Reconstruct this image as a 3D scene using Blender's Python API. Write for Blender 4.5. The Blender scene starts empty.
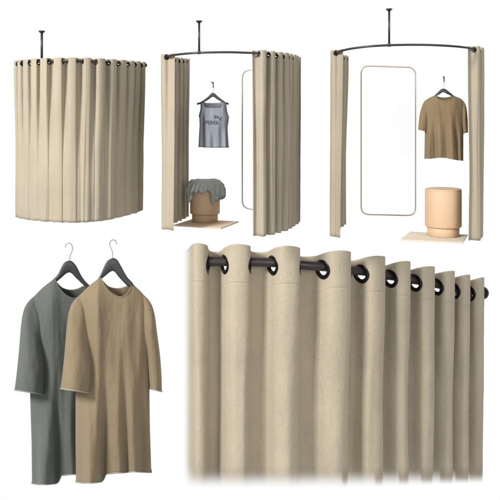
import bpy, bmesh, math, random
from mathutils import Vector, noise
random.seed(4)
sc = bpy.context.scene
COL = sc.collection
D0, HZ = 7.0, 125.0            # camera distance from the plane y=0, height of the horizon

def W(px, py, y=0.0):
    k = (D0 + y) / D0 * .01
    return Vector(((px - 250) * k, y, 1.25 + (HZ - py) * k))

# ------------------------------------------------------------------ materials
def fabric(name, col, scale=260, bump=.25, var=.10, rough=.92, fade=False, bdist=.004, sheen=.15, trans=0.0, wv=.045, wrink=0.0):
    m = bpy.data.materials.new(name); m.use_nodes = True
    nt = m.node_tree; N = nt.nodes; L = nt.links
    b = N['Principled BSDF']; out = N['Material Output']
    b.inputs['Roughness'].default_value = rough
    b.inputs['Specular IOR Level'].default_value = .15
    b.inputs['Sheen Weight'].default_value = sheen
    b.inputs['Sheen Roughness'].default_value = .6
    tc = N.new('ShaderNodeTexCoord')
    n1 = N.new('ShaderNodeTexNoise'); n1.inputs['Scale'].default_value = 2.2; n1.inputs['Detail'].default_value = 4
    L.new(tc.outputs['Object'], n1.inputs['Vector'])
    mp = N.new('ShaderNodeMapping'); mp.inputs['Scale'].default_value = (1, 1, .12)
    L.new(tc.outputs['Object'], mp.inputs['Vector'])
    n2 = N.new('ShaderNodeTexNoise'); n2.inputs['Scale'].default_value = scale; n2.inputs['Detail'].default_value = 2
    L.new(mp.outputs[0], n2.inputs['Vector'])
    mp3 = N.new('ShaderNodeMapping'); mp3.inputs['Scale'].default_value = (.15, .15, 1)
    L.new(tc.outputs['Object'], mp3.inputs['Vector'])
    n3 = N.new('ShaderNodeTexNoise'); n3.inputs['Scale'].default_value = scale; n3.inputs['Detail'].default_value = 2
    L.new(mp3.outputs[0], n3.inputs['Vector'])
    add = N.new('ShaderNodeMath'); add.operation = 'ADD'
    L.new(n2.outputs['Fac'], add.inputs[0]); L.new(n3.outputs['Fac'], add.inputs[1])
    r1 = N.new('ShaderNodeMapRange'); r1.inputs['From Min'].default_value = .3; r1.inputs['From Max'].default_value = .7
    r1.inputs['To Min'].default_value = 1 - var; r1.inputs['To Max'].default_value = 1 + var
    L.new(n1.outputs['Fac'], r1.inputs['Value'])
    r2 = N.new('ShaderNodeMapRange'); r2.inputs['From Min'].default_value = .7; r2.inputs['From Max'].default_value = 1.3
    r2.inputs['To Min'].default_value = 1 - wv; r2.inputs['To Max'].default_value = 1 + wv
    L.new(add.outputs[0], r2.inputs['Value'])
    mu = N.new('ShaderNodeMath'); mu.operation = 'MULTIPLY'
    L.new(r1.outputs[0], mu.inputs[0]); L.new(r2.outputs[0], mu.inputs[1])
    vm = N.new('ShaderNodeVectorMath'); vm.operation = 'SCALE'; vm.inputs[0].default_value = col
    L.new(mu.outputs[0], vm.inputs['Scale'])
    L.new(vm.outputs[0], b.inputs['Base Color'])
    bp = N.new('ShaderNodeBump'); bp.inputs['Strength'].default_value = bump; bp.inputs['Distance'].default_value = bdist
    L.new(add.outputs[0], bp.inputs['Height']); L.new(bp.outputs[0], b.inputs['Normal'])
    if wrink:
        mw = N.new('ShaderNodeMapping'); mw.inputs['Scale'].default_value = (1, 1, .35); L.new(tc.outputs['Object'], mw.inputs['Vector'])
        nw = N.new('ShaderNodeTexNoise'); nw.inputs['Scale'].default_value = 9; nw.inputs['Detail'].default_value = 3; nw.inputs['Distortion'].default_value = .8
        L.new(mw.outputs[0], nw.inputs['Vector'])
        bw = N.new('ShaderNodeBump'); bw.inputs['Strength'].default_value = wrink; bw.inputs['Distance'].default_value = .03
        L.new(nw.outputs['Fac'], bw.inputs['Height']); L.new(bw.outputs[0], bp.inputs['Normal'])
    last = b.outputs[0]
    if trans > 0:
        tr = N.new('ShaderNodeBsdfTranslucent'); L.new(vm.outputs[0], tr.inputs['Color'])
        mx = N.new('ShaderNodeMixShader'); mx.inputs[0].default_value = trans
        L.new(last, mx.inputs[1]); L.new(tr.outputs[0], mx.inputs[2]); last = mx.outputs[0]
    if fade:
        # the sample of cloth dissolves along its cut side and its cut bottom (object space)
        sx = N.new('ShaderNodeSeparateXYZ'); L.new(tc.outputs['Object'], sx.inputs[0])
        def rng(sock, a, c):
            r = N.new('ShaderNodeMapRange'); r.interpolation_type = 'SMOOTHSTEP'
            r.inputs['From Min'].default_value = a; r.inputs['From Max'].default_value = c
            L.new(sock, r.inputs['Value']); return r.outputs[0]
        a = rng(sx.outputs['X'], fade[0], fade[1]); sl = N.new('ShaderNodeMath'); sl.operation = 'MULTIPLY_ADD'; L.new(sx.outputs['Y'], sl.inputs[0]); sl.inputs[1].default_value = fade[4]; L.new(sx.outputs['Z'], sl.inputs[2])
        c = rng(sl.outputs[0], fade[2], fade[3])
        mm = N.new('ShaderNodeMath'); mm.operation = 'MULTIPLY'; L.new(a, mm.inputs[0]); L.new(c, mm.inputs[1])
        t = N.new('ShaderNodeBsdfTransparent'); mx = N.new('ShaderNodeMixShader')
        L.new(mm.outputs[0], mx.inputs[0]); L.new(t.outputs[0], mx.inputs[1]); L.new(last, mx.inputs[2]); last = mx.outputs[0]
    L.new(last, out.inputs['Surface'])
    return m

def solid(name, col, rough=.5, metal=0.0, var=.06, scale=30, bump=.05, coat=0):
    m = bpy.data.materials.new(name); m.use_nodes = True
    nt = m.node_tree; N = nt.nodes; L = nt.links; b = N['Principled BSDF']
    b.inputs['Roughness'].default_value = rough; b.inputs['Metallic'].default_value = metal
    b.inputs['Coat Weight'].default_value = coat
    tc = N.new('ShaderNodeTexCoord'); n = N.new('ShaderNodeTexNoise'); n.inputs['Scale'].default_value = scale; n.inputs['Detail'].default_value = 5
    L.new(tc.outputs['Object'], n.inputs['Vector'])
    r = N.new('ShaderNodeMapRange'); r.inputs['From Min'].default_value = .3; r.inputs['From Max'].default_value = .7
    r.inputs['To Min'].default_value = 1 - var; r.inputs['To Max'].default_value = 1 + var
    L.new(n.outputs['Fac'], r.inputs['Value'])
    vm = N.new('ShaderNodeVectorMath'); vm.operation = 'SCALE'; vm.inputs[0].default_value = col
    L.new(r.outputs[0], vm.inputs['Scale']); L.new(vm.outputs[0], b.inputs['Base Color'])
    bp = N.new('ShaderNodeBump'); bp.inputs['Strength'].default_value = bump; bp.inputs['Distance'].default_value = .003
    L.new(n.outputs['Fac'], bp.inputs['Height']); L.new(bp.outputs[0], b.inputs['Normal'])
    return m

CURT = (.375, .325, .245)
M_curt = fabric('curtain_linen', CURT, 300, .15, .06, trans=.08, wrink=.15)
M_big = fabric('curtain_linen_sample', (.445, .384, .288), 170, .5, .06, trans=.08, wv=.09, wrink=.22,
               fade=(W(181, 0).x, W(197, 0).x, W(0, 489.5).z, W(0, 464).z, .487))
M_rail = solid('dark_bronze_metal', (.060, .050, .052), .36, .7, .05, 20, 0)
M_grom = solid('black_metal', (.02, .018, .017), .32, .7, .05, 20, 0)
M_hang = solid('charcoal_hanger', (.038, .038, .042), .45, 0, .1, 40)
M_wire = solid('satin_wire', (.42, .41, .40), .35, .5)
M_frame = solid('brushed_grey_frame', (.42, .37, .32), .4, .4, .04, 20, 0)
M_frame2 = solid('pale_bronze_frame', (.50, .40, .32), .4, .4, .04, 20, 0)
M_mirror = bpy.data.materials.new('mirror_glass'); M_mirror.use_nodes = True
_n = M_mirror.node_tree.nodes; _l = M_mirror.node_tree.links
_t = _n.new('ShaderNodeBsdfTransparent'); _g = _n.new('ShaderNodeBsdfGlossy'); _g.inputs['Roughness'].default_value = .02
_m = _n.new('ShaderNodeMixShader'); _m.inputs[0].default_value = .008
_l.new(_t.outputs[0], _m.inputs[1]); _l.new(_g.outputs[0], _m.inputs[2]); _l.new(_m.outputs[0], _n['Material Output'].inputs['Surface'])
M_stool = solid('peach_leather', (.575, .395, .25), .6, 0, .04, 60, .25)
M_rug = fabric('peach_mat', (.66, .50, .35), 120, .2, .08)
M_rug2 = fabric('cream_mat', (.62, .54, .42), 120, .2, .08)
M_tan = fabric('tan_jersey', (.222, .170, .104), 200, .4, .06, wv=.08, wrink=.42)
M_green = fabric('grey_green_jersey', (.100, .110, .100), 200, .4, .06, wv=.08, wrink=.42)
M_ochre = fabric('ochre_jersey', (.20, .142, .078), 330, .25, .08, wrink=.35)
M_stitch = fabric('pale_stitching', (.30, .285, .24), 200, .3, .05)
M_stitchg = fabric('pale_grey_stitching', (.22, .24, .215), 200, .3, .05)
M_tank = fabric('blue_grey_jersey', (.22, .238, .278), 330, .3, .08, wrink=.2)
M_trim = fabric('slate_trim', (.085, .095, .12), 200, .2, .05)
M_print = fabric('slate_print', (.075, .085, .115), 200, .1, .05)
M_drape = fabric('sage_cloth', (.44, .475, .45), 300, .2, .2, wrink=.9)
M_edge = fabric('green_hem', (.20, .27, .19), 200, .2, .05)
M_inner = fabric('shirt_inside', (.15, .11, .07), 300, .2, .05)

# ------------------------------------------------------------------ helpers
def mesh_obj(name, verts, faces, mat, parent=None, smooth=True, solidify=0, label=None, bevel=0, offset=0, merge=0):
    me = bpy.data.meshes.new(name); me.from_pydata([tuple(v) for v in verts], [], faces)
    bm = bmesh.new(); bm.from_mesh(me)
    if merge: bmesh.ops.remove_doubles(bm, verts=bm.verts, dist=merge)
    loose = [v for v in bm.verts if not v.link_faces]
    if loose: bmesh.ops.delete(bm, geom=loose, context='VERTS')
    bmesh.ops.recalc_face_normals(bm, faces=bm.faces); bm.to_mesh(me); bm.free()
    if smooth: me.polygons.foreach_set('use_smooth', [True] * len(me.polygons))
    me.materials.append(mat); me.update()
    o = bpy.data.objects.new(name, me); COL.objects.link(o)
    if parent: o.parent = parent; o.matrix_parent_inverse = parent.matrix_world.inverted()
    if solidify:
        md = o.modifiers.new('thick', 'SOLIDIFY'); md.thickness = solidify; md.offset = offset
    if bevel:
        md = o.modifiers.new('bev', 'BEVEL'); md.width = bevel; md.segments = 3; md.limit_method = 'ANGLE'
    if label: o['label'] = label
    return o

def thing(name, label, cat, loc, group=None):
    o = bpy.data.objects.new(name, None); COL.objects.link(o)
    o.empty_display_size = .1; o.location = loc
    o['label'] = label; o['category'] = cat
    if group: o['group'] = group
    bpy.context.view_layer.update()
    return o

def tube_data(pts, r, seg=12, closed=False, caps=True):
    n = len(pts); V = []; F = []
    rr = r if isinstance(r, (list, tuple)) else [r] * n
    up = Vector((0, 0, 1)); prev = None
    for i, p in enumerate(pts):
        a = pts[(i - 1) % n] if (closed or i > 0) else pts[0]
        b = pts[(i + 1) % n] if (closed or i < n - 1) else pts[-1]
        t = (b - a).normalized()
        if prev is None:
            s = t.cross(up)
            if s.length < .1: s = t.cross(Vector((0, 1, 0)))
        else:
            s = prev - t * prev.dot(t)
        s.normalize(); prev = s; q = t.cross(s)
        for j in range(seg):
            an = 2 * math.pi * j / seg
            V.append(p + (s * math.cos(an) + q * math.sin(an)) * rr[i])
    m = n if closed else n - 1
    for i in range(m):
        for j in range(seg):
            F.append((i * seg + j, i * seg + (j + 1) % seg, ((i + 1) % n) * seg + (j + 1) % seg, ((i + 1) % n) * seg + j))
    if caps and not closed:
        F.append(tuple(range(seg))); F.append(tuple((n - 1) * seg + j for j in range(seg)))
    return V, F

def tube(name, pts, r, mat, parent=None, **k):
    V, F = tube_data(pts, r, k.pop('seg', 12), k.pop('closed', False)); return mesh_obj(name, V, F, mat, parent, **k)

def lathe(name, c, prof, mat, parent=None, seg=48, **k):      # prof: (radius, z)
    V = []; F = []; n = len(prof)
    for i in range(seg):
        a = 2 * math.pi * i / seg
        for r, z in prof: V.append(Vector((c[0] + r * math.cos(a), c[1] + r * math.sin(a), c[2] + z)))
    for i in range(seg):
        for j in range(n - 1):
            F.append((i * n + j, ((i + 1) % seg) * n + j, ((i + 1) % seg) * n + j + 1, i * n + j + 1))
    return mesh_obj(name, V, F, mat, parent, merge=1e-5, **k)

def cr(P, n=24):                                              # Catmull-Rom
    P = [Vector(p) for p in P]; P = [P[0] * 2 - P[1]] + P + [P[-1] * 2 - P[-2]]; o = []
    for i in range(1, len(P) - 2):
        a, b, c, d = P[i - 1:i + 3]
        for j in range(n):
            t = j / n
            o.append(.5 * ((2 * b) + (c - a) * t + (2 * a - 5 * b + 4 * c - d) * t * t + (3 * b - a - 3 * c + d) * t ** 3))
    o.append(P[-2].copy()); return o

def interp(x, X, Y):
    if x <= X[0]:
        s = (Y[1] - Y[0]) / (X[1] - X[0]) if X[1] != X[0] else 0; return Y[0] + s * (x - X[0])
    if x >= X[-1]:
        s = (Y[-1] - Y[-2]) / (X[-1] - X[-2]) if X[-1] != X[-2] else 0; return Y[-1] + s * (x - X[-1])
    lo, hi = 0, len(X) - 1
    while hi - lo > 1:
        m = (lo + hi) // 2
        if X[m] <= x: lo = m
        else: hi = m
    d = X[hi] - X[lo]
    return Y[lo] + (Y[hi] - Y[lo]) * ((x - X[lo]) / d if d else 0)

def clampi(x, X, Y): return interp(min(max(x, X[0]), X[-1]), X, Y)
def sst(a, b, x):
    t = min(max((x - a) / (b - a), 0), 1); return t * t * (3 - 2 * t)

class Path:
    def __init__(s, P):
        s.p = cr([W(*q) for q in P]); s.s = [0]
        for i in range(1, len(s.p)): s.s.append(s.s[-1] + (s.p[i] - s.p[i - 1]).length)
        s.X = [p.x for p in s.p]; s.Y = [p.y for p in s.p]; s.Z = [p.z for p in s.p]
    def at(s, q): return Vector((interp(q, s.s, s.X), interp(q, s.s, s.Y), interp(q, s.s, s.Z)))
    def tan(s, q, e=.02):
        q = min(max(q, 0), s.s[-1]); d = s.at(q + e) - s.at(q - e); d.z = 0; return d.normalized()
    def spx(s, px):                                           # arc length where the path is seen at px
        best = None
        for i, p in enumerate(s.p):
            e = p.x / ((D0 + p.y) / D0 * .01) + 250 - px
            if best is None or abs(e) < best[0]: best = (abs(e), i)
        i = best[1]; return s.s[i]

# ------------------------------------------------------------------ eyelet curtain
def curtain(label, group, path, cross, s0, s1, first, above, hem, A, R, Rm, mat, cat='curtain', N=20, fine=.004, hdr=.06,
            nrow=46, B=.18, k=0.0, thick=.006, soft=.25, drift=(0, 0), seed=0, seam=None, flat=.75, sag=None, lean=0, wr=1.0, wob=1.0, sg=.006, asym=0.0):
    phk = [i * math.pi for i in range(len(cross))]
    p0 = interp(s0, cross, phk); p1 = interp(s1, cross, phk)
    nc = int((p1 - p0) / math.pi * N) + 1
    ph = [p0 + (p1 - p0) * i / (nc - 1) for i in range(nc)]
    sp = [interp(p, phk, cross) for p in ph]
    for _ in range(3):
        sp = [sp[0]] + [(sp[i - 1] + 2 * sp[i] + sp[i + 1]) / 4 for i in range(1, nc - 1)] + [sp[-1]]
    half = [max(.01, interp(p + .5, phk, cross) - interp(p - .5, phk, cross)) * math.pi for p in ph]
    Af = A if callable(A) else (lambda s: A)
    cols = []
    for i in range(nc):
        s = sp[i]; t = path.tan(s); n = Vector((t.y, -t.x, 0))
        sn = math.sin(ph[i]); w = first * (1 if sn >= 0 else -1) * abs(sn) ** flat
        fc = math.cos(ph[i]) * -first; asy = asym(s) if callable(asym) else asym
        lat = -B * half[i] * math.sin(2 * ph[i]) * (1 - asy * (.5 - .5 * fc))
        j = 1 + .18 * noise.noise(Vector((math.floor(ph[i] / math.pi) * 3.7 + seed, 0, 0)))
        cols.append((s, path.at(s), t, n, w * j, lat, Af(s)))
    def pt(c, ci, z, f):                                     # f: 0 at the header .. 1 at the hem
        s, b, t, n, w, lat, a = c
        q = ph[ci]
        sf = 1 - soft * sst(0, .7, f)
        nz = noise.noise(Vector((s * 7 + seed, f * 1.3, seed * 3.1)))
        nz2 = noise.noise(Vector((q * .9 + seed, f * 1.0, 4.2)))
        nz3 = noise.noise(Vector((s * 16 + seed, z * 5, 9.1)))
        o = w * a * sf + (nz * a * .35 + nz2 * a * .35) * wob * sst(0, .5, f) + wr * nz3 * a * .05 * sst(0, .1, f)
        l = lat * (1 - .55 * sst(0, .5, f)) + noise.noise(Vector((q * .6, f * .8, seed + 7))) * a * .4 * wob * sst(0, .6, f)
        p = b + n * o + t * l
        return Vector((p.x + drift[0] * f + lean * f, p.y + drift[1] * f, z))
    ztop = [c[1].z + above + k * c[4] * c[6] + .002 * noise.noise(Vector((ph[i] * .7, seed, 0))) for i, c in enumerate(cols)]
    H = hem if callable(hem) else (lambda s: hem)
    nf = int(hdr / fine) + 1
    rows = [('h', hdr * i / nf) for i in range(nf + 1)] + [('b', (i / nrow)) for i in range(1, nrow + 1)]
    V = []; idx = []
    for ri, (kd, v) in enumerate(rows):
        for i, c in enumerate(cols):
            zb = H(c[0]) + .006 * noise.noise(Vector((ph[i] * .5, seed, 5)))
            if kd == 'h': z = ztop[i] - v; f = 0
            else: z = (ztop[i] - hdr) * (1 - v) + zb * v; f = v
            p = pt(c, i, z, f)
            if seam and kd == 'h':                            # doubled cloth of the header: a small step at its seam
                d = v - seam
                p -= c[3] * (-1) * (.0025 if d < 0 else -.004 * math.exp(-(d / .008) ** 2))
            V.append(p)
    # arc length along the header for the eyelets
    zc = None
    top = [pt(c, i, 0, 0) for i, c in enumerate(cols)]
    S = [0]
    for i in range(1, nc): S.append(S[-1] + (top[i] - top[i - 1]).length)
    Sk = [(interp(p, ph, S), i) for i, p in enumerate(phk) if p0 + .15 < p < p1 - .1]
    F = []
    for r in range(len(rows) - 1):
        for i in range(nc - 1):
            a = r * nc + i
            if rows[r][0] == 'h':
                zz = (V[a].z + V[a + nc].z + V[a + 1].z + V[a + nc + 1].z) / 4 - cols[i][1].z + sg
                sm = (S[i] + S[i + 1]) / 2
                if abs(zz) < Rm and any((sm - q) ** 2 + zz * zz < Rm * Rm for q, _ in Sk): continue
            F.append((a, a + 1, a + nc + 1, a + nc))
    root = thing('curtain', label, cat, path.at((s0 + s1) / 2) * 1.0, group)
    body = mesh_obj('curtain_panel', V, F, mat, root, solidify=thick)
    # grommets
    Xs = [p.x for p in top]; Ys = [p.y for p in top]
    def sm(S_, z): return Vector((interp(S_, S, Xs), interp(S_, S, Ys), z))
    for q, ki in Sk:
        cz = path.at(cross[ki]).z - sg; V2 = []; F2 = []; n1, n2 = 32, 10
        wr_, wn = (R - Rm) * 1.0, max((R - Rm) * .6, thick * .75)
        for i in range(n1):
            a = 2 * math.pi * i / n1; e = .2 * R
            f = lambda rad: sm(q + rad * math.cos(a), cz + rad * math.sin(a))
            rd = (f(R + e) - f(R - e)).normalized()
            tg = (sm(q + R * math.cos(a + .1), cz + R * math.sin(a + .1)) - sm(q + R * math.cos(a - .1), cz + R * math.sin(a - .1))).normalized()
            nn = tg.cross(rd).normalized(); c0 = f((R + Rm) / 2)
            for j in range(n2):
                b = 2 * math.pi * j / n2; V2.append(c0 + rd * wr_ * math.cos(b) + nn * wn * math.sin(b))
        for i in range(n1):
            for j in range(n2):
                F2.append((i * n2 + j, ((i + 1) % n1) * n2 + j, ((i + 1) % n1) * n2 + (j + 1) % n2, i * n2 + (j + 1) % n2))
        mesh_obj('grommet', V2, F2, M_grom, root)
    return root

def ball(name, c, r, mat, parent, sy=1.0):
    pr = [(max(r * math.sin(math.pi * i / 12), 0), -r * sy * math.cos(math.pi * i / 12)) for i in range(13)]
    return lathe(name, c, pr, mat, parent, seg=20)

def rail(label, path, r, s0, s1, pole=None, ends=(), er=.02, group=None, escale=1):
    root = thing('curtain_rail', label, 'curtain rail', path.at((s0 + s1) / 2), group)
    n = 90
    tube('rod', [path.at(s0 + (s1 - s0) * i / n) for i in range(n + 1)], r, M_rail, root, seg=14)
    if pole:
        px, ptop = pole; s = path.spx(px); b = path.at(s); zt = W(px, ptop, b.y).z
        p = tube('ceiling_pole', [b + Vector((0, 0, r * .6)), Vector((b.x, b.y, zt))], r * .95, M_rail, root)
        lathe('ceiling_flange', (b.x, b.y, zt - .006), [(0, -.012), (r * 1.6, -.012), (r * 2.0, -.004), (.028, -.001), (.030, .002), (.030, .008), (0, .008)], M_rail, p, seg=24)
        lathe('rail_clamp', (b.x, b.y, b.z), [(0, -r * 1.35), (r * 1.2, -r * 1.3), (r * 1.5, -r), (r * 1.5, r), (r * 1.2, r * 1.9), (0, r * 1.9)], M_rail, root, seg=16)
    for s in ends: ball('finial', path.at(s), er, M_grom, root)
    return root

BG = 'long eyelet curtains of the changing booths'
# ================= booth 1 (closed)
P1 = Path([(17.5, 63.6, .32), (22, 62.9, .10), (30, 62.4, -.10), (41.8, 61.5, -.25), (56, 61, -.34), (75, 60.7, -.36), (94, 61.3, -.30), (110, 62.2, -.17), (125, 63.3, .02), (136, 64.2, .22), (144.5, 65.2, .42)])
rail('dark curved rail and ceiling pole carrying the curtains of the closed booth', P1, .0125, 0, P1.s[-1] + .01, (41.8, 31), (P1.s[-1] + .005,), .026, 'curved ceiling rails')
g1 = [18.6, 20.2, 22.8, 25.4, 29.9, 32.9, 38.6, 42.0, 50]
curtain('narrow beige eyelet curtain left of the pole on the closed round booth', BG, P1, [P1.spx(p) for p in g1], P1.spx(17), P1.spx(48), -1, .028, lambda s: .29 + .05 * s, .034, .026, .0175, M_curt, N=22, fine=.0045, hdr=.075, seed=1, drift=(-.012, 0), soft=.74, flat=.5, wob=.6, asym=.6)
g1b = [49, 54.5, 63, 68.8, 77, 83, 90.4, 96, 103.6, 108.4, 114.6, 118.5, 124.2, 127.6, 131.6, 134.5, 138, 140.4]
curtain('wide beige eyelet curtain right of the pole wrapping the closed round booth', BG, P1, [P1.spx(p) for p in g1b], P1.spx(41.8), P1.spx(144.6), -1, .028, lambda s: .325 + .012 * max(0, s - 1.4) / .3, .035, .026, .0175, M_curt, N=22, fine=.0045, hdr=.075, seed=2.3, drift=(-.008, 0), soft=.74, flat=.5, wob=.6, asym=.6)

# ================= booth 2 (open, tank top)
P2 = Path([(186.5, 61.3, .75), (182, 60.8, .55), (175, 60, .3), (168.5, 59, .08), (165.3, 57.8, -.08), (166, 56.8, -.2), (173, 55.2, -.3), (185, 53.7, -.38), (200, 52.7, -.44), (227, 52.2, -.48), (248, 52.8, -.48), (258, 53.2, -.46), (267, 54, -.40), (275, 54.9, -.29), (283, 55.9, -.14), (289, 57, .05), (293.5, 58.2, .25), (296, 59.4, .45), (297, 60.5, .62)])
def sy(path, i): return path.s[i * 24]
R2 = rail('dark oval rail hung from a pole over the booth with the tank top', P2, .0105, 0, P2.s[-1], (199.5, 21), (), .02, 'curved ceiling rails')
sA, sB = 0.0, sy(P2, 5)
n = 11
curtain('beige eyelet curtain gathered left of the cloth covered stool', BG, P2, [sA + (sB - .13 - sA) * (i + .6) / n for i in range(n)] + [sB + .015, sB + .13], sA, sB + .10, 1, .026, .235, .036, .025, .0165, M_curt, N=22, fine=.0045, hdr=.075, seed=5, drift=(0, 0), soft=.25)
g2 = [259, 264.5, 268.5, 272.5, 276, 279.5, 282.5, 285.5, 287.5, 289.5, 291.3, 293, 294.3, 295.6, 296.4]
curtain('beige eyelet curtain gathered right of the tank top, hiding half of a mirror', BG, P2, [P2.spx(p) for p in g2], P2.spx(254.5), P2.s[-1] + .02, 1, .028, .212, .042, .026, .0175, M_curt, N=22, fine=.0045, hdr=.075, seed=7, drift=(0, 0), soft=.25)

# ================= booth 3 (open, t-shirt)
P3 = Path([(346, 58.5, .75), (341, 57.5, .5), (336, 56, .22), (334.3, 54.2, .02), (335, 53, -.08), (341.5, 50.8, -.22), (352, 48.5, -.32), (370, 46.3, -.42), (390, 45.2, -.46), (410, 44.8, -.48), (430, 45, -.46), (450, 46, -.40), (464, 47.3, -.30), (473.5, 48.9, -.16), (479, 50.6, .02), (479.5, 52.3, .2), (476, 54, .42), (472, 55.5, .62)])
R3 = rail('dark oval rail hung from a pole over the widest open booth with the ochre t-shirt', P3, .0105, 0, P3.s[-1], (389, 9), (), .02, 'curved ceiling rails')
sA, sB = 0.0, sy(P3, 4); n = 9
curtain('slim beige curtain bunched on the left end of the rail, left of the full mirror', BG, P3, [sA + (sB - .10 - sA) * (i + .3) / n for i in range(n)] + [sB + .03, sB + .14], sA, sB + .105, 1, .026, .15, .035, .025, .0165, M_curt, N=22, fine=.0045, hdr=.075, seed=11, soft=.25, drift=(-.02, 0))
sA, sB = sy(P3, 13) - .01, P3.s[-1]; n = 11
curtain('slim beige curtain bunched on the right end of the rail, beside the ochre t-shirt', BG, P3, [sA + (sB - sA) * (i + .35) / n for i in range(n)], sA - .02, sB, 1, .026, .12, .042, .025, .0165, M_curt, N=22, fine=.0045, hdr=.075, seed=13, soft=.25, drift=(-.0, 0))

# ================= large close curtain
P5 = Path([(170, 260.4, 0), (215, 261.4, 0), (262, 262, .03), (315, 266, .16), (357, 270.6, .42), (387, 275.5, .72), (413, 280, 1.02), (437, 284.5, 1.36), (452, 288, 1.62), (468, 290.8, 1.92), (482, 292.8, 2.25)])
rail('thick dark rail with a round end knob carrying the large close curtain', P5, .046, P5.spx(205), P5.s[-1], None, (P5.s[-1],), .088)
g5 = [206.5, 224.5, 250.5, 273, 299, 323.5, 346, 361.5, 378.5, 390, 404, 415.5, 427.5, 437, 447, 454, 462, 469.5, 476]
curtain('large beige eyelet curtain shown close up with big dark rings, lower right', None, P5, [P5.spx(p) for p in g5], P5.spx(172), P5.spx(478.5), -1, .135, lambda s: W(0, 492, P5.at(s).y).z - .05, lambda s: .128, .094, .069, M_big, N=40, fine=.0085, hdr=.40, nrow=60, B=.15, k=.5, thick=.016, soft=.05, seed=20, seam=.375, flat=.8, wr=.4, wob=.45, sg=.028, asym=lambda s: 1.25 - .5 * s)

# ------------------------------------------------------------------ mirrors
def mirror(label, c, fm, r=.007):
    # c: four corner points TL TR BR BL
    TL, TR, BR, BL = c; rad = .09; pts = []
    for P, A, Bq in ((TL, BL, TR), (TR, TL, BR), (BR, TR, BL), (BL, BR, TL)):
        a = P + (A - P).normalized() * rad; b = P + (Bq - P).normalized() * rad
        for i in range(9):
            t = i / 8; pts.append(a * (1 - t) ** 2 + P * 2 * t * (1 - t) + b * t * t)
    root = thing('mirror', label, 'mirror', (BL + BR) / 2, 'tall round cornered mirrors')
    V, F = tube_data(pts, r, 8, True); mesh_obj('frame', V, F, fm, root)
    nrm = (TR - TL).cross(BL - TL).normalized()
    if nrm.y > 0: nrm = -nrm
    V = [p for p in pts] + [p - nrm * .006 for p in pts]; n = len(pts)
    F = [tuple(range(n)), tuple(range(2 * n - 1, n - 1, -1))] + [(i, (i + 1) % n, n + (i + 1) % n, n + i) for i in range(n)]
    mesh_obj('glass', V, F, M_mirror, root, smooth=False)
mirror('tall thin framed mirror half hidden behind the gathered curtain, beside the tank top', [W(242.3, 70.5, .62), W(284, 68, .45), W(284, 213, .45), W(242.3, 208.2, .62)], M_frame)
mirror('tall thin framed mirror fully in view between slim curtain and ochre t-shirt', [W(361.2, 65.8, .7), W(415.5, 67.5, .7), W(415.5, 215.6, .7), W(361.2, 214.4, .7)], M_frame2)

# ------------------------------------------------------------------ mats and stools
def mat_plate(label, c, m, th=.012):
    zc = sum(p.z for p in c) / 4
    V = [Vector((p.x, p.y, zc)) for p in c] + [Vector((p.x, p.y, zc - th)) for p in c]
    F = [(0, 1, 2, 3), (7, 6, 5, 4)] + [(i, (i + 1) % 4, 4 + (i + 1) % 4, 4 + i) for i in range(4)]
    o = mesh_obj('floor_mat', V, F, m, smooth=False, bevel=.004)
    o['label'] = label; o['category'] = 'mat'; o['group'] = 'low mats under the stools'
    return zc
def onplane(px, py, z):                                        # the point of the floor z seen there
    k = (1.25 - z) / ((py - HZ) * .01); return W(px, py, (k - 1) * D0)
FZ2, FZ3 = .222, .118
mat_plate('peach square mat under the cloth covered stool', [onplane(173, 225, FZ2), onplane(221, 228, FZ2), onplane(239, 221.3, FZ2), onplane(192, 219, FZ2)], M_rug)
mat_plate('cream square mat under the bare peach stool', [onplane(400, 239.5, FZ3), onplane(463, 242.3, FZ3), onplane(468, 234.6, FZ3), onplane(410, 231.5, FZ3)], M_rug2)

def stool(label, px, pyb, fz, rt, rb, pyt, pym):
    c = onplane(px, pyb, fz); kk = (D0 + c.y) / D0 * .01; rt *= kk; rb *= kk
    zt = 1.25 + (HZ - pyt) * kk; zm = 1.25 + (HZ - pym) * kk
    root = thing('stool', label, 'stool', (c.x, c.y, fz), 'round two tier stools')
    z0 = zm - fz
    lathe('base', (c.x, c.y, fz + .0005), [(0, 0), (rb - .006, 0), (rb, .006), (rb, z0 - .008), (rb - .004, z0 - .004), (0, z0 - .004)], M_stool, root, seg=64)
    h = zt - zm
    lathe('seat_drum', (c.x, c.y, zm), [(0, -.002), (rt - .012, -.002), (rt - .003, .003), (rt, .012), (rt, h - .026), (rt - .002, h - .021), (rt - .002, h - .018), (rt, h - .014), (rt - .004, h - .004), (rt - .014, h), (rt * .6, h + .003), (0, h + .004)], M_stool, root, seg=64)
    return c, zt + .004, rt
cS, zS, rS = stool('bare round peach stool with a narrower base on the cream mat', 443.2, 235.6, FZ3, 17.8, 15.6, 188.4, 226.4)
cT, zT, rT = stool('round peach stool half covered by a sage cloth', 205, 221.3, FZ2, 14.9, 12.9, 181.6, 213.4)

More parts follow.
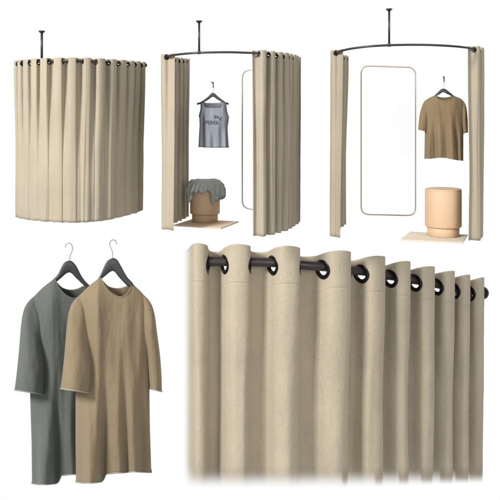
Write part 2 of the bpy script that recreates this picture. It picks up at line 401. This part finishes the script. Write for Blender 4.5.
def drape():
    V = []; F = []; nt, nr = 180, 40
    hemK = [(-180, 12), (-160, 17), (-148, 21), (-138, 16), (-128, 12), (-118, 10), (-108, 9.5), (-100, 11), (-92, 12), (-84, 9), (-76, 9.5), (-68, 16), (-60, 22), (-48, 20), (-36, 17), (-20, 19), (0, 17), (30, 14), (60, 16), (90, 12), (120, 15), (150, 13), (180, 12)]
    for i in range(nt):
        a = -180 + 360 * i / nt; ar = math.radians(a); hl = interp(a, [q[0] for q in hemK], [q[1] for q in hemK]) * .01
        hl *= 1 + .16 * math.sin(ar * 17 + 1) * math.sin(ar * 4) + .12 * noise.noise(Vector((a * .12, 2, 0)))
        if abs(a) > 179: hl = .12
        for j in range(nr + 1):
            f = j / nr
            if f < .35:
                r = (rT + .004) * (f / .35) * .97; z = zT + .010 + .012 * noise.noise(Vector((r * 14 * math.cos(ar), r * 14 * math.sin(ar), 1)))
            else:
                g = (f - .35) / .65
                wv = math.sin(ar * 12 + 2.6 * math.sin(ar * 2 + .7) + 1.5 * g * math.sin(ar * 5)) * (.7 + .6 * math.sin(ar * 3 + 2)) + .6 * math.sin(ar * 26 + 1 + 3 * g)
                out = .010 + .012 * g ** .7 + .020 * wv * min(1, g * 1.8) + .016 * noise.noise(Vector((a * .09, g * 3, 3)))
                if -75 < a < 30: out += .014 * g
                drop = g * hl
                r = rT + .002 + max(out, .004) * min(1, g * 4)
                r = min(r, rT + .1); z = zT + .010 - drop
                if g < .12: r = rT * .97 + (r - rT * .97) * (g / .12) ** .5
            V.append(Vector((cT.x + r * math.cos(ar), cT.y + r * math.sin(ar), z)))
    n = nr + 1
    for i in range(nt):
        for j in range(nr): F.append((i * n + j, i * n + j + 1, ((i + 1) % nt) * n + j + 1, ((i + 1) % nt) * n + j))
    root = mesh_obj('draped_cloth', V, F, M_drape, None, solidify=.004, offset=1, merge=1e-5)
    root['label'] = 'crumpled sage green cloth draped over the top of the stool'; root['category'] = 'cloth'
    hem = [V[i * n + nr] + Vector((.002 * math.cos(2 * math.pi * i / nt), .0, 0)) for i in range(nt)]
    tube('hem', hem, .0042, M_edge, root, seg=6, closed=True)
drape()

# ------------------------------------------------------------------ garments
def garment_body(root, cfg, mat):
    """front and back sheets between outline curves given in photo units; returns front(px,py)->y"""
    sm2 = lambda K: [(p.x, p.y) for p in cr([(a, b, 0) for a, b in K], 8)]
    if cfg.get('round'): cfg['top'] = sm2(cfg['top']); cfg['topb'] = sm2(cfg['topb'])
    L = cfg['L']; R = cfg['R']; top = cfg['top']; topb = cfg['topb']; bot = cfg['bot']; Dm = cfg['D']; ys = cfg.get('slope', 0); y0 = cfg.get('y', 0)
    cx = cfg['cx']; nk = cfg['neck']; nD = cfg['nD']; folds = cfg['folds']; bk = cfg.get('back_bot', bot)
    nu, nv = cfg.get('nu', 110), cfg.get('nv', 90); g0 = cfg.get('grow', 18)
    I = lambda K, x: clampi(x, [q[0] for q in K], [q[1] for q in K])
    xl, xr = cfg['xl'], cfg['xr']
    S = cfg.get('seed', 0); sc_ = cfg['fs']
    pymin = min(q[1] for q in top); pymax = max(q[1] for q in bot)
    def depth(px, py, u, frm):
        pt = I(top if frm else topb, px)
        e = 1 - abs(2 * u - 1) ** cfg.get('ex', 3)
        base = Dm * math.sqrt(max(e, 0))
        pr = pt
        if nk[0] < px < nk[1]: pr = I([(nk[0], I(top, nk[0])), (nk[1], I(top, nk[1]))], px)
        gr = (1 - (1 - min(1, max(0, (py - pr)) / g0)) ** 2.2) ** .7
        tn = 0
        if nk[0] < px < nk[1]:
            q = (px - (nk[0] + nk[1]) / 2) / ((nk[1] - nk[0]) / 2); tn = nD * max(0, 1 - q * q) ** .9
        d = tn * (1 - gr) + base * gr
        v = (py - pymin) / (pymax - pymin)
        if frm:
            for (c, w, a, v0, v1, sl) in folds:
                x = px - c - sl * (v - .5)
                d += a * math.exp(-(x / w) ** 2) * sst(v0, v1, v) * min(1, e * 2.5)
        d += (noise.noise(Vector((px * .11 / sc_, py * .014 / sc_, S + (0 if frm else 9)))) * .022 + noise.noise(Vector((px * .25 / sc_, py * .045 / sc_, S + 3))) * .004) * sc_ * min(1, e * 2) * gr
        return d
    V = []; F = []
    for frm in (1, 0):
        o = len(V)
        for j in range(nv + 1):
            v = j / nv; v = v ** 1.25
            for i in range(nu + 1):
                u = i / nu; u = .5 - .5 * math.cos(math.pi * u) if cfg.get('cos') else u
                px0 = xl + (xr - xl) * u
                pt = I(top if frm else topb, px0); pb = I(bot if frm else bk, px0)
                py = pt + (pb - pt) * v
                l = I(L, py); r = I(R, py)
                px = l + (r - l) * u
                if v < .25:
                    px = px0 + (px - px0) * sst(0, .25, v) if pt > I(L, 0) - 1e9 else px
                    px = max(l, min(r, px))
                d = depth(px, py, u, frm)
                yc = y0 + (px - cx) * ys
                V.append(W(px, py, yc + (-d if frm else d * cfg.get('bd', .8))))
        for j in range(nv):
            for i in range(nu):
                a = o + j * (nu + 1) + i; F.append((a, a + 1, a + nu + 2, a + nu + 1))
    b = mesh_obj('shirt_body', V, F, mat, root, solidify=cfg.get('th', .008), offset=-1, merge=.0012 * sc_)
    rowpts = lambda j, frm=1: [V[(0 if frm else (nu + 1) * (nv + 1)) + j * (nu + 1) + i] for i in range(nu + 1)]
    def ypos(px, py):
        l = I(L, py); r = I(R, py); u = (px - l) / (r - l); return y0 + (px - cx) * ys - depth(px, py, u, 1)
    return b, rowpts, ypos

def sleeve(root, secs, mat, stitch, y, ys=0, cx=0, name='sleeve', seg=40, seed=0, fs=1.0, r=.006, wr=.012):
    """secs: (outer px,py, inner px,py, depth radius, y offset)"""
    A = cr([(s[0], s[1], s[5]) for s in secs], 10); Bq = cr([(s[2], s[3], s[5]) for s in secs], 10); Dr = cr([(s[4], 0, 0) for s in secs], 10)
    V = []; F = []; n = len(A)
    for k in range(n):
        a, b, d = A[k], Bq[k], Dr[k].x
        for j in range(seg):
            t = 2 * math.pi * j / seg; c, s = math.cos(t), math.sin(t)
            px = (a.x + b.x) / 2 + (a.x - b.x) / 2 * c; py = (a.y + b.y) / 2 + (a.y - b.y) / 2 * c
            nz = noise.noise(Vector((px * .14 / fs, py * .035 / fs, seed))) * wr * 1.2 + noise.noise(Vector((px * .3 / fs, py * .05 / fs, seed + 5))) * wr * .25
            V.append(W(px, py, y + (px - cx) * ys + a.z - (d + nz) * s))
    for k in range(n - 1):
        for j in range(seg):
            F.append((k * seg + j, k * seg + (j + 1) % seg, (k + 1) * seg + (j + 1) % seg, (k + 1) * seg + j))
    o = mesh_obj(name, V, F, mat, root, solidify=.007 * fs, offset=-1)
    tube('cuff_stitching', [V[(n - 1) * seg + j] for j in range(seg)], r, stitch, o, seg=8, closed=True)
    return o

def hanger(label, top, bot, yf, hook, th, group, wire=.008, hookmat=None):
    """top / bot: (px,py) curves; yf(px)->depth"""
    X0, X1 = top[0][0], top[-1][0]; n = 70; V = []; F = []; m = 12
    xt = [q[0] for q in top]; yt = [q[1] for q in top]; xb = [q[0] for q in bot]; yb = [q[1] for q in bot]
    ct = cr([(a, b, 0) for a, b in top], 10); cb = cr([(a, b, 0) for a, b in bot], 10)
    for i in range(n + 1):
        x = X0 + (X1 - X0) * i / n
        a = clampi(x, [p.x for p in ct], [p.y for p in ct]); b = clampi(x, [p.x for p in cb], [p.y for p in cb])
        e = 1 if 0 < i < n else .3
        for j in range(m):
            t = 2 * math.pi * j / m; c, s = math.cos(t), math.sin(t)
            c = math.copysign(abs(c) ** .6, c); s = math.copysign(abs(s) ** .6, s)
            tt = th * min(1, .35 + min(i, n - i) / 12)
            V.append(W(x, (a + b) / 2 - (b - a) / 2 * c * e, yf(x) - tt * s * e))
    for i in range(n):
        for j in range(m): F.append((i * m + j, i * m + (j + 1) % m, (i + 1) * m + (j + 1) % m, (i + 1) * m + j))
    F.append(tuple(range(m))); F.append(tuple(n * m + j for j in range(m)))
    root = thing('clothes_hanger', label, 'hanger', W((X0 + X1) / 2, max(yb), yf((X0 + X1) / 2)), group)
    mesh_obj('hanger_arms', V, F, M_hang, root)
    pts = cr([W(a, b, yf(hook[0][0]) + (0)) for a, b in hook], 10)
    tube('hook', pts, wire, hookmat or M_wire, root, seg=8)
    return root

def tee(label, group, cfg, slv, mat, stitch, fs, strad, neckmat=None, seed=0):
    root = thing('t_shirt', label, 't-shirt', W(cfg['cx'], max(q[1] for q in cfg['bot']), cfg.get('y', 0)), group)
    b, row, yp = garment_body(root, cfg, mat)
    nu = cfg.get('nu', 110)
    tube('hem_stitching', row(cfg.get('nv', 90)) + row(cfg.get('nv', 90), 0)[::-1], strad, stitch, b, seg=6, closed=True)
    # collar: ribbed ring along the front and the back neckline
    xs = [cfg['xl'] + (cfg['xr'] - cfg['xl']) * i / nu for i in range(nu + 1)]
    fr = [p for x, p in zip(xs, row(0)) if cfg['neck'][0] <= x <= cfg['neck'][1]]
    bk = [p for x, p in zip(xs, row(0, 0)) if cfg['neck'][0] <= x <= cfg['neck'][1]]
    tube('collar', fr + bk[::-1], cfg.get('collar', .012), neckmat or mat, root, seg=8, closed=True)
    for i, s in enumerate(slv):
        sleeve(root, s, mat, stitch, cfg.get('y', 0), cfg.get('slope', 0), cfg['cx'], seed=seed + i * 3.3, fs=fs, r=strad)
    return root, yp

# --- two long t-shirts, lower left
def long_tee(dx, dy, y, mat, stitch, label, seed, hipL=0, dn=0, dc=0):
    s = lambda K: [(a + dx, b + dy) for a, b in K]
    sv = lambda K: [(a + dy, b + dx) for a, b in K]           # (py,px) keys
    cfg = dict(cx=115 + dx, y=y, slope=.0035, D=.15, nD=.03, round=True, fs=1.0, seed=seed, cos=False, xl=66 + dx, xr=154 + dx, bd=.7,
        neck=(100.5 + dx, 132.5 + dx), collar=.0065, nu=150, nv=110, grow=55, ex=2.2,
        top=s([(66, 322), (71, 309), (76, 300.5), (81, 294), (88, 286.8), (95, 281.2), (99.5, 278.2), (101.5, 279), (104, 284.5), (108.5, 290.5), (114, 294.8), (120, 296.8), (126, 295), (129.8, 290), (132.3, 284.2), (136, 287), (143, 294), (149, 303), (154, 316)]),
        topb=s([(66, 322), (71, 309), (76, 300.5), (81, 294), (88, 286.8), (95, 281.2), (99.5, 278.2), (102, 280.5), (108, 286.5), (116, 288.8), (124, 287.5), (129, 285), (132.3, 284.2), (136, 287), (143, 294), (149, 303), (154, 316)]),
        bot=s([(66, 482), (74, 483), (84, 483), (95, 482), (98, 480), (101.5, 473.5), (110, 473), (124, 472.5), (130, 471.5), (154, 472.5)]),
        back_bot=s([(66, 480), (100, 474), (154, 470)]),
        L=sv([(277, 66), (308, 70), (325, 74), (350, 76), (396, 75.5 + hipL * .3), (440, 75.5 + hipL), (484, 76 + hipL)]),
        R=sv([(277, 154), (304, 151), (320, 150), (350, 149.5), (396, 149.5), (430, 150), (484, 151.8)]),
        folds=[(90 + dx, 9, .15, .40, 1.0, -2), (82 + dx, 4, -.05, .55, 1, 0), (103.5 + dx, 3.5, -.09, .42, 1.0, -3), (116 + dx, 5, .050, .3, 1, 4), (124 + dx, 3.2, -.06, .25, 1, 6), (133 + dx, 6, .055, .2, .9, 3), (142 + dx, 4, -.05, .3, 1, 2), (98 + dx, 6, .04, -.2, .1, 0)])
    off = lambda K: [(a + dx, b + dy, c + dx, d + dy, e, f) for a, b, c, d, e, f in K]
    left = off([(86, 289.5, 100, 316, .012, .02), (80.5, 294.3, 97, 326, .055, .01), (74.5, 300, 93.5, 337, .095, -.01), (69.8, 308.5, 91, 346, .12, -.03), (67, 324, 90.5, 353, .135, -.06), (65, 348, 91, 364, .145, -.10), (62.6, 372, 90, 380, .15, -.13), (60.5, 388.5, 88.6, 392.8, .15, -.15)])
    right = off([(140, 292, 132, 320, .012, .0), (146, 297, 138, 334, .055, 0), (151, 303.5, 142, 344, .09, 0), (154.6, 314, 145.5, 350, .11, .0), (157, 332, 147, 357, .12, .0), (160, 355, 148, 368, .13, .0), (161.5, 375, 149, 380, .13, .0), (162, 391.5, 149.7, 389, .13, 0)])
    return tee(label, 'oversized t-shirts hanging side by side', cfg, [left, right], mat, stitch, 1.0, .0062, seed=seed)
long_tee(0, 0, 0, M_tan, M_stitch, 'oversized tan t-shirt hanging in front of the grey green one', 1)
long_tee(-46, 1.5, .42, M_green, M_stitchg, 'oversized grey green t-shirt hanging behind the tan one', 4, hipL=2)
HG = 'charcoal clothes hangers'
hanger('charcoal hanger inside the oversized tan t-shirt', [(95, 283), (99.8, 276), (103, 269), (107, 261.3), (112.8, 258), (117, 259.7), (120.5, 265), (126.8, 276.3), (132, 282.2), (135.5, 287.5)],
       [(95, 285.5), (99.8, 280.5), (104, 277), (112.8, 271), (119, 277.3), (126.8, 285.4), (132, 288.5), (135.5, 291)], lambda x: .0 + (x - 115) * .0035,
       [(112.8, 259), (112.6, 255.7), (112.2, 251), (110.3, 246.5), (109.8, 243), (111.2, 240.6), (113.5, 239.9), (115.8, 241.3), (116.6, 244.5)], .028, HG, .0045)
hanger('charcoal hanger inside the oversized grey green t-shirt', [(48, 285), (52.5, 280), (58, 274), (62, 266), (65, 262), (69.5, 260.5), (73, 262), (77, 267), (81, 275), (86, 281.8), (95, 290)],
       [(48, 288), (53.5, 284.5), (60, 279), (69.2, 272.5), (77, 279), (84, 285.5), (95, 294)], lambda x: .42 + (x - 69) * .0035,
       [(69.5, 262), (69.6, 258.5), (70.8, 254), (72.2, 250.5), (72.3, 246.5), (70.8, 244), (68.5, 243.2), (66, 244.5), (65.2, 247.5)], .028, HG, .0045)

# --- ochre t-shirt in booth 3
cfg = dict(cx=444, y=.1, slope=0, D=.075, nD=.015, round=True, fs=.45, seed=8, xl=423, xr=465.5, neck=(435, 453), collar=.006, nu=100, nv=80, th=.005, grow=18,
    top=[(423, 106), (424.3, 102), (427.5, 98.8), (431, 97), (435, 95.5), (437, 98), (440, 100), (444, 100.6), (448, 100), (451, 98), (453, 95.5), (457, 97), (461, 98.8), (464, 102), (465.5, 106)],
    topb=[(423, 106), (424.3, 102), (427.5, 98.8), (431, 97), (435, 95.5), (438, 97.2), (444, 98), (450, 97.2), (453, 95.5), (457, 97), (461, 98.8), (464, 102), (465.5, 106)],
    bot=[(423, 158.6), (430, 158.6), (438, 157.7), (446, 157.7), (452, 159), (460, 160.2), (465.5, 160.6)],
    L=[(95, 423), (112, 424), (122, 425), (160, 424.3)], R=[(95, 465.5), (110, 464.5), (122, 463.4), (161, 463.3)],
    folds=[(430, 2.5, .025, .2, .9, -3), (434.5, 1.8, -.03, .2, .8, 2), (440, 2.5, .02, .1, .9, 1), (446, 2, -.025, .3, .9, 2), (451, 2.5, .025, .1, .8, 3), (456.5, 1.8, -.03, .25, .8, 5), (460, 2, .02, .4, 1, 0)])
sl = [(427, 99.6, 431, 116, .008, .01), (424.2, 102, 429, 119, .03, .0), (422, 107, 428, 122, .05, -.005), (420.3, 113, 427, 124.5, .06, -.01), (419.2, 121, 426.6, 127, .06, -.01), (418.4, 129.5, 425.6, 131.4, .06, -.01)]
sr = [(461, 99.6, 457, 116, .008, .01), (464.2, 102, 460, 119, .03, 0), (466.3, 107, 462, 122.5, .05, -.005), (467.2, 113, 462.3, 125, .06, -.01), (467.8, 122, 462.8, 128, .06, -.01), (468, 132.2, 463.4, 133.6, .06, -.01)]
tee('ochre short sleeved t-shirt hanging in the right booth above the bare stool', None, cfg, [sl, sr], M_ochre, M_stitch, .45, .0022, seed=6)
hanger('small charcoal hanger inside the ochre t-shirt', [(430, 100.2), (432.5, 97.6), (436, 94), (439, 91), (441, 89.3), (443.3, 88.6), (446, 89.3), (448.5, 91.3), (452, 94), (455.5, 97.6), (458, 100.2)],
       [(430, 101.6), (432.5, 99.2), (436, 96.3), (440, 94), (443.3, 92.2), (447, 94), (452, 96.4), (455.5, 99.2), (458, 101.6)], lambda x: .1, [(443.6, 89.5), (443.6, 86.5), (444.8, 84), (444.6, 82), (443.6, 81.3)], .014, HG, .0022)
# --- tank top in booth 2
cfg = dict(cx=213.5, y=.1, slope=0, D=.06, nD=.012, fs=.4, seed=15, xl=201, xr=225.5, neck=(204.2, 221.6), collar=.0045, nu=100, nv=80, th=.005, cos=False, grow=18,
    top=[(201, 102.8), (203.6, 101.5), (204.3, 104), (205, 107.0), (207, 107.4), (213, 107.6), (219, 107.2), (220.7, 106.8), (221.6, 104), (222.3, 101), (225.5, 102.3)],
    topb=[(201, 102.8), (203.6, 101.5), (204.5, 102.6), (206, 103.3), (213, 103.5), (220, 103.1), (221.6, 102), (222.3, 101), (225.5, 102.3)],
    bot=[(198, 146.3), (206, 147), (214, 147.3), (229, 147.1)],
    L=[(101, 201), (104, 201.2), (109, 201), (113, 200), (117, 199.2), (125, 199.6), (135, 199), (148, 198.5)], R=[(101, 225.5), (104, 225.8), (109, 226.3), (113, 227), (118, 228.8), (121, 228.6), (128, 227.6), (138, 228.2), (148, 228.8)],
    folds=[(200.8, 1.6, .03, .1, .5, -1), (204, 1.1, -.045, .05, .5, 1), (209, 3, .012, .2, .9, 0), (221, 2.6, -.02, .4, 1, 2), (225.5, 1.5, .02, .4, 1, 0), (214.5, 2, -.010, .6, 1, -2)])
root = thing('tank_top', 'blue grey sleeveless tank top with dark print hanging above the cloth covered stool', 'tank top', W(213.5, 147, .1))
b, row, yp = garment_body(root, cfg, M_tank)
xs = [cfg['xl'] + (cfg['xr'] - cfg['xl']) * i / 100 for i in range(101)]
fr = [p for x, p in zip(xs, row(0)) if 204.2 <= x <= 221.6]; bk = [p for x, p in zip(xs, row(0, 0)) if 204.2 <= x <= 221.6]
tube('neck_trim', fr + bk[::-1], .0045, M_trim, root, seg=8, closed=True)
for pts in ([(225.6, 102.2), (225.9, 105), (226.3, 109), (227, 113), (228.7, 118)], [(201, 102.6), (201.1, 105), (201, 109), (200.1, 113), (199.2, 117)]):
    tube('armhole_trim', cr([W(a, c, .085) for a, c in pts], 6), .0065, M_trim, root, seg=8)
tube('hem_trim', row(80) + row(80, 0)[::-1], .0045, M_trim, root, seg=6, closed=True)
# lettering and leaping cat printed on the chest
def printed():
    V = []; F = []
    def add_poly(pts):                                        # pts in photo units
        bm = bmesh.new(); vs = [bm.verts.new((a, c, 0)) for a, c in pts]; bm.faces.new(vs)
        bmesh.ops.triangulate(bm, faces=bm.faces); 
        o = len(V); bm.verts.index_update()
        for v in bm.verts: V.append((v.co.x, v.co.y))
        for f in bm.faces: F.append(tuple(o + v.index for v in f.verts))
        bm.free()
    # letters drawn with heavy strokes: P U M A, cell 3 x 3.2
    def L(x, y, w, h, polys):
        for p in polys: add_poly([(x + a * w, y + (1 - c) * h) for a, c in p])
    P = [[(0, 0), (.32, 0), (.32, 1), (0, 1)], [(.32, 1), (.32, .78), (.62, .78), (.85, 1)], [(.85, 1), (.62, .78), (.66, .56), (1, .56), (1, .85)], [(1, .56), (.66, .56), (.32, .54), (.32, .34), (.85, .34)]]
    U = [[(0, 1), (0, .2), (.32, .3), (.32, 1)], [(0, .2), (.2, 0), (.8, 0), (1, .2), (.68, .3), (.6, .22), (.4, .22), (.32, .3)], [(.68, 1), (.68, .3), (1, .2), (1, 1)]]
    Mm = [[(0, 0), (.2, 0), (.2, 1), (0, 1)], [(1, 0), (.8, 0), (.8, 1), (1, 1)], [(.2, .62), (.5, .12), (.5, .52), (.2, 1)], [(.8, .62), (.8, 1), (.5, .52), (.5, .12)]]
    Aa = [[(0, 0), (.32, 0), (.58, .72), (.62, 1), (.36, 1)], [(1, 0), (.68, 0), (.42, .72), (.38, 1), (.64, 1)], [(.28, .18), (.72, .18), (.66, .38), (.34, .38)]]
    x = 205.2
    for g, w in ((P, 2.5), (U, 2.6), (Mm, 4.0), (Aa, 2.9)):
        L(x, 120.6, w, 4.0, g); x += w + .42
    # cat leaping up to the left: head, back, tail, legs
    cat = [(213.6, 117.2), (214.0, 116.5), (214.5, 116.7), (215.2, 116.6), (215.9, 117.0), (216.9, 117.3), (218.0, 117.9), (219.0, 118.9), (219.8, 120.0), (220.5, 120.5), (221.2, 120.3), (221.7, 119.4), (222.1, 118.3), (222.4, 118.5), (222.1, 119.8), (221.5, 120.9), (220.8, 121.3), (221.2, 122.3), (221.0, 123.7), (220.4, 123.8), (220.4, 122.6), (219.6, 121.7), (218.6, 120.7), (217.5, 120.1), (216.6, 119.9), (216.0, 120.6), (215.2, 121.3), (214.8, 121.0), (215.3, 120.2), (215.6, 119.3), (214.9, 119.2), (213.9, 120.0), (213.4, 119.8), (214.0, 118.9), (214.5, 118.1), (213.9, 117.8)]
    add_poly([(214.6 + (a - 214.2) * .88, 115.3 + (c - 116.8) * .80) for a, c in cat])
    # subdivide so that the print follows the cloth
    me_v = [Vector((a, c, 0)) for a, c in V]
    bm = bmesh.new(); bv = [bm.verts.new(v) for v in me_v]; bm.verts.ensure_lookup_table()
    for f in F:
        try: bm.faces.new([bv[i] for i in f])
        except ValueError: pass
    bmesh.ops.subdivide_edges(bm, edges=bm.edges[:], cuts=3, use_grid_fill=True)
    bmesh.ops.triangulate(bm, faces=bm.faces[:])
    bm.verts.index_update()
    from mathutils.bvhtree import BVHTree
    bpy.context.view_layer.update()
    tree = BVHTree.FromObject(b, bpy.context.evaluated_depsgraph_get())
    V3 = []
    for v in bm.verts:                                        # lay each point on the cloth
        p = W(v.co.x, v.co.y, .04); h = tree.ray_cast(Vector((p.x, -1, p.z)), Vector((0, 1, 0)))
        V3.append(Vector((p.x, (h[0].y if h[0] else p.y) - .0025, p.z)))
    
    F3 = [tuple(v.index for v in f.verts) for f in bm.faces]; bm.free()
    mesh_obj('chest_print', V3, F3, M_print, root, label='dark capital lettering under a small leaping cat')
printed()
hanger('small charcoal hanger inside the sleeveless tank top', [(196.9, 102.9), (200, 102.2), (204, 99.8), (208, 96.6), (210.6, 93.8), (212.9, 92.8), (215.2, 93.8), (218, 96.4), (222, 99.6), (225.5, 102), (228.7, 102.8)],
       [(196.9, 104.9), (200, 104.2), (204, 102.2), (208.5, 99.6), (212.9, 96.8), (217, 99.3), (222, 102), (225.5, 104), (228.7, 105)], lambda x: .1, [(213, 94), (213, 91), (213.8, 88.5), (213.8, 86), (213, 85)], .014, HG, .0022)

def wall_hook(label, px, py, y):
    c = W(px, py, y)
    root = thing('wall_hook', label, 'wall hook', c + Vector((0, .03, -.05)), 'small dark wall hooks')
    V = []; pl = [(-.004, .0), (.006, .0), (.007, -.01), (.007, -.055), (.002, -.062), (-.002, -.055), (-.005, -.01)]
    n = len(pl); V = [c + Vector((a, .0, b)) for a, b in pl] + [c + Vector((a, .012, b)) for a, b in pl]
    F = [tuple(range(n)), tuple(range(2 * n - 1, n - 1, -1))] + [(i, (i + 1) % n, n + (i + 1) % n, n + i) for i in range(n)]
    mesh_obj('back_plate', V, F, M_rail, root, smooth=False)
    tube('peg', cr([c + Vector((.0, .0, -.008)), c + Vector((-.006, -.015, -.008)), c + Vector((-.012, -.025, -.006)), c + Vector((-.017, -.03, -.002))], 6), .005, M_rail, root, seg=8)
wall_hook('small dark hook above the hanger of the tank top', 213, 82, .14)
wall_hook('small dark hook above the hanger of the ochre t-shirt', 444, 76.5, .14)

# ------------------------------------------------------------------ light, studio surroundings, camera
w = bpy.data.worlds.new('World'); sc.world = w; w.use_nodes = True
N = w.node_tree.nodes; L = w.node_tree.links; bg = N['Background']
tc = N.new('ShaderNodeTexCoord'); sx = N.new('ShaderNodeSeparateXYZ'); L.new(tc.outputs['Generated'], sx.inputs[0])
mr = N.new('ShaderNodeMapRange'); mr.inputs['From Min'].default_value = -1; mr.inputs['From Max'].default_value = 1
L.new(sx.outputs['Y'], mr.inputs['Value'])
rp = N.new('ShaderNodeValToRGB'); L.new(mr.outputs[0], rp.inputs[0]); e = rp.color_ramp.elements
AMB = .50
e[0].position = 0.0; e[0].color = (1, 1, 1, 1); e[1].position = 1; e[1].color = (1, 1, 1, 1)
for p, v in ((.045, 1), (.08, AMB), (.5, AMB), (.85, .9), (.93, 1)):
    q = e.new(p); q.color = (v, v, v, 1)
L.new(rp.outputs[0], bg.inputs['Color']); bg.inputs['Strength'].default_value = 1.0

def area(name, loc, tgt, size, power, col):
    l = bpy.data.lights.new(name, 'AREA'); l.energy = power; l.size = size; l.color = col
    o = bpy.data.objects.new(name, l); COL.objects.link(o); o.location = loc
    o.rotation_euler = (Vector(tgt) - Vector(loc)).to_track_quat('-Z', 'Y').to_euler()
area('key_softbox', (-8.5, -9.5, 7), (0, 0, 0), 3, 2800, (1, .985, .955))

area('fill_softbox', (7, -10, 3), (0, 0, 0), 3.5, 360, (1, .98, .96))

cam = bpy.data.cameras.new('Camera'); co = bpy.data.objects.new('Camera', cam); COL.objects.link(co)
co.location = (0, -D0, 1.25); co.rotation_euler = (math.radians(90), 0, 0)
cam.sensor_width = 36; cam.lens = 36 * D0 / 5.0; cam.shift_y = -.25; cam.clip_end = 200
sc.camera = co
sc.view_settings.view_transform = 'Standard'; sc.view_settings.look = 'None'; sc.view_settings.gamma = 1; sc.view_settings.exposure = 0
sc.render.resolution_x = sc.render.resolution_y = 1024
